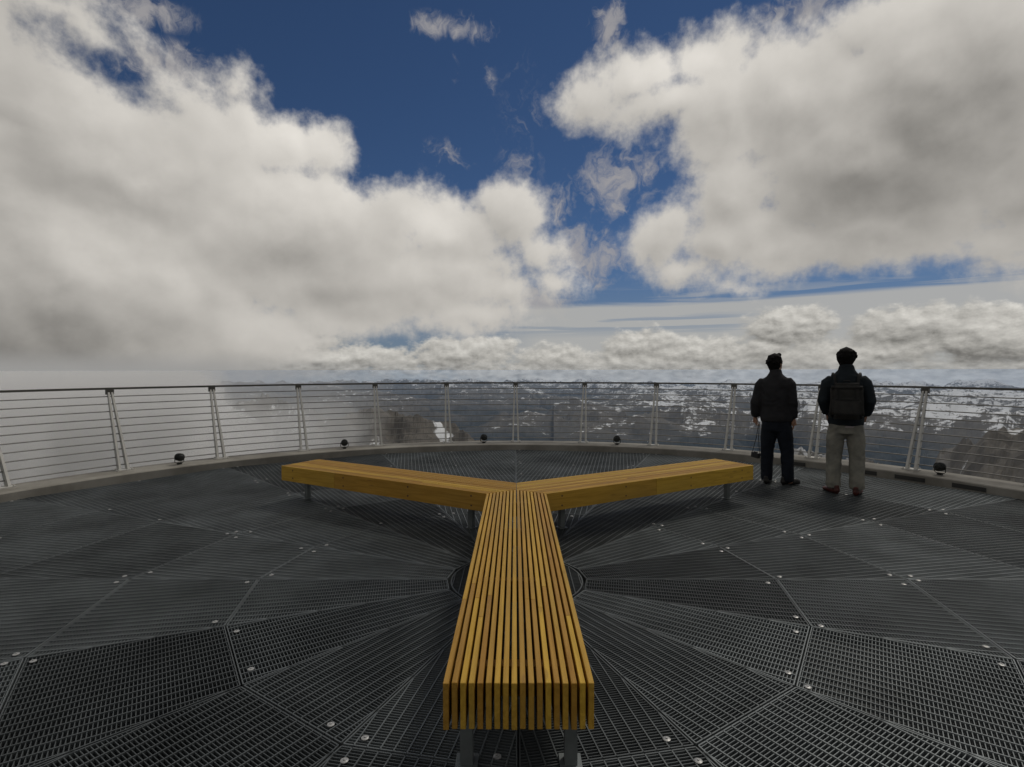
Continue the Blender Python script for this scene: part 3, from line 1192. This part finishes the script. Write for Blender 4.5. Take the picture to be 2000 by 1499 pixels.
# ---------------- second person: backpack, dark jacket, grey jeans, hands in pockets
def person_two():
    root = empty('person', (4.032, 6.600, .004), -RAD(30))
    tag(root, 'person in faded grey jeans with backpack over dark jacket, hands in pockets', 'person', 'people looking out over the railing')
    hc, yaw = (.0, .015, 1.648), 12
    hd, T = head_chains(hc, yaw)
    neck = limb((0, -.015, 1.44, .064, .062), (0, -.005, 1.52, .058, .060), (0, .0, 1.59, .056, .060))
    torso = limb((0, 0, .88, .15, .10), (0, 0, 1.08, .145, .10), (0, 0, 1.32, .17, .11), (0, -.01, 1.42, .13, .08), (0, -.01, 1.46, .06, .05))
    la, ra = [(-.20, -.01, 1.37), (-.235, -.06, 1.14), (-.190, .03, .96)], [(.20, -.01, 1.37), (.240, -.06, 1.14), (.200, .03, .96)]
    arms = [limb((*a[0], .046), (*a[1], .038), (*a[2], .026)) for a in (la, ra)]
    legs = [limb((s * .09, 0, .88, .078), (s * .115, .01, .50, .052), (s * .120, -.02, .10, .040)) for s in (-1, 1)]
    feet = [limb((s * .12, -.04, .05, .030, .034), (s * .14, .10, .03, .034, .018)) for s in (-1, 1)]
    ch = hd + [neck, torso] + arms + legs + feet
    ch += hand(-1, la[2], (.35, .35, -1), (1, .1, .3), .3)
    ch += hand(1, ra[2], (-.35, .35, -1), (-1, .1, .3), .3)
    link('body', blobmesh('body', ch, .0075, 2), M['skin'], root, True)
    face_details(root, T)
    link('hair', hairmesh(T, 9, 1.2), M['hair'], root, True)
    J = [limb((0, 0, .845, .185, .135), (0, 0, .90, .190, .14), (0, 0, 1.02, .180, .14), (0, -.01, 1.18, .192, .148), (0, -.015, 1.32, .205, .142), (0, -.02, 1.40, .185, .120),
              (0, -.015, 1.455, .130, .095), (0, -.01, 1.50, .092, .085)),
         limb((0, -.012, 1.46, .090, .086), (0, -.006, 1.565, .078, .082)),
         limb((-.145, -.015, 1.402, .062), (-.188, -.02, 1.345, .078), (-.212, -.04, 1.25, .070), (-.234, -.06, 1.13, .066), (-.212, -.01, 1.03, .057), (-.197, .02, .975, .047)),
         limb((.145, -.015, 1.402, .062), (.190, -.02, 1.345, .078), (.216, -.04, 1.25, .070), (.239, -.06, 1.13, .066), (.220, -.01, 1.03, .057), (.206, .02, .975, .047))]
    link('jacket', blobmesh('jacket', J, .011, 3, .0055, 6.0, 23), M['jacket_navy'], root, True)
    S = [limb((0, 0, .96, .165, .120), (0, 0, .86, .176, .127), (0, 0, .815, .172, .125, 0), )]
    link('shirt', blobmesh('shirt', S, .011, 1, .002, 12, 2), M['shirt'], root, True)
    Tr = [limb((0, 0, .95, .160, .115), (0, 0, .84, .172, .122), (0, -.005, .74, .176, .125))]
    for s in (-1, 1):
        Tr.append(limb((s * .080, 0, .84, .096, .116), (s * .106, 0, .66, .094, .105), (s * .118, .005, .48, .082, .088), (s * .122, -.015, .27, .078, .086),
                       (s * .124, -.02, .13, .078, .088), (s * .124, -.015, .085, .079, .090)))
    link('jeans', blobmesh('jeans', Tr, .011, 2, .008, 5.0, 31), M['jeans'], root, True)
    for s, yw in ((-1, -32), (1, 10)):
        o = link('shoe', shoe_mesh(yw, .050, .28), M['shoe_red'], root, True)
        o.location = (s * .124, -.02, 0)
    return root


P1, WR = person_one()
P2 = person_two()

# ---------------- camera hanging on its strap
cw = P1.matrix_basis @ Vector((WR[0] - .002, WR[1] + .035, WR[2] - .085))
camt = empty('camera', (cw.x, cw.y, cw.z - .48), -RAD(10))
tag(camt, 'small black camera dangling on a long strap beside the person in dark trousers', 'camera')
B = MB()
B.box((0, 0, .035), (.115, .045, .072))
B.box((0, -.004, .077), (.04, .04, .018))
B.tube([(.0, .02, .034), (.0, .075, .034)], [.031, .029], 18)
cb_ = B.build('camera_body', M['camera'], camt)
md = cb_.modifiers.new('b', 'BEVEL'); md.width = .004; md.segments = 2
B = MB()
B.tube([(.0, .0745, .034), (.0, .078, .034)], [.025, .022], 18)
B.build('lens_glass', M['glass'], camt)
B = MB()
for s in (-1, 1):
    B.tube([(s * .056, 0, .06), (s * .046, 0, .12), (s * .018, 0, .27), (s * .009, 0, .40), (s * .007, .002, .50)], .0045, 6)
B.build('strap', M['pack2'], camt)
camt.rotation_euler = (0, RAD(6), -RAD(60))

# ---------------- backpack on the second person's back
bag = empty('backpack', (0, 0, 0))
bag.matrix_basis = P2.matrix_basis @ Matrix.Translation((0, -.150, .90))
tag(bag, 'charcoal backpack with flap and front pocket on the person in grey jeans', 'backpack')


def rounded(name, c, d, m, parent, r, sub=3, taper=0.0):
    B = MB()
    B.box(c, d)
    me = B.mesh(name)
    bm = bmesh.new(); bm.from_mesh(me)
    bmesh.ops.bevel(bm, geom=bm.edges[:], offset=r, segments=4, affect='EDGES')
    bmesh.ops.subdivide_edges(bm, edges=[e for e in bm.edges if e.calc_length() > .08], cuts=5, use_grid_fill=True)
    for v in bm.verts:
        t = (v.co.z - c[2]) / d[2]
        v.co.x = c[0] + (v.co.x - c[0]) * (1 - taper * (t + .5))
        v.co += Vector((0, 1, 0)) * MN.noise(v.co * 9) * .010 + Vector((1, 0, 0)) * MN.noise(v.co * 8 + Vector((5, 5, 5))) * .006
    bm.to_mesh(me); bm.free()
    return link(name, me, m, parent, True)


rounded('main_compartment', (0, -.085, .235), (.36, .15, .42), M['pack'], bag, .05, taper=.10)
rounded('top_flap', (0, -.088, .405), (.315, .165, .10), M['pack'], bag, .035)
pk = rounded('front_pocket', (0, -.172, .17), (.29, .05, .22), M['pack'], bag, .022)
B = MB()
B.box((0, -.2, .262), (.24, .008, .010))
B.build('zip', M['pack2'], pk)
for s in (-1, 1):
    B = MB()
    B.box((s * .085, -.170, .30), (.022, .012, .16))
    B.build('compression_strap', M['pack2'], bag)
for s in (-1, 1):
    B = MB()
    B.tube([(s * .11, -.03, .40), (s * .125, .03, .548), (s * .14, .11, .565), (s * .155, .235, .50), (s * .165, .292, .40), (s * .17, .295, .28), (s * .18, .24, .14), (s * .165, .06, .06), (s * .15, -.04, .05)], .016, 8)
    B.build('shoulder_strap', M['pack2'], bag, True)
B = MB()
B.tube([(-.035, -.03, .445), (-.03, -.03, .48), (.03, -.03, .48), (.035, -.03, .445)], .007, 8)
B.build('handle', M['pack2'], bag, True)
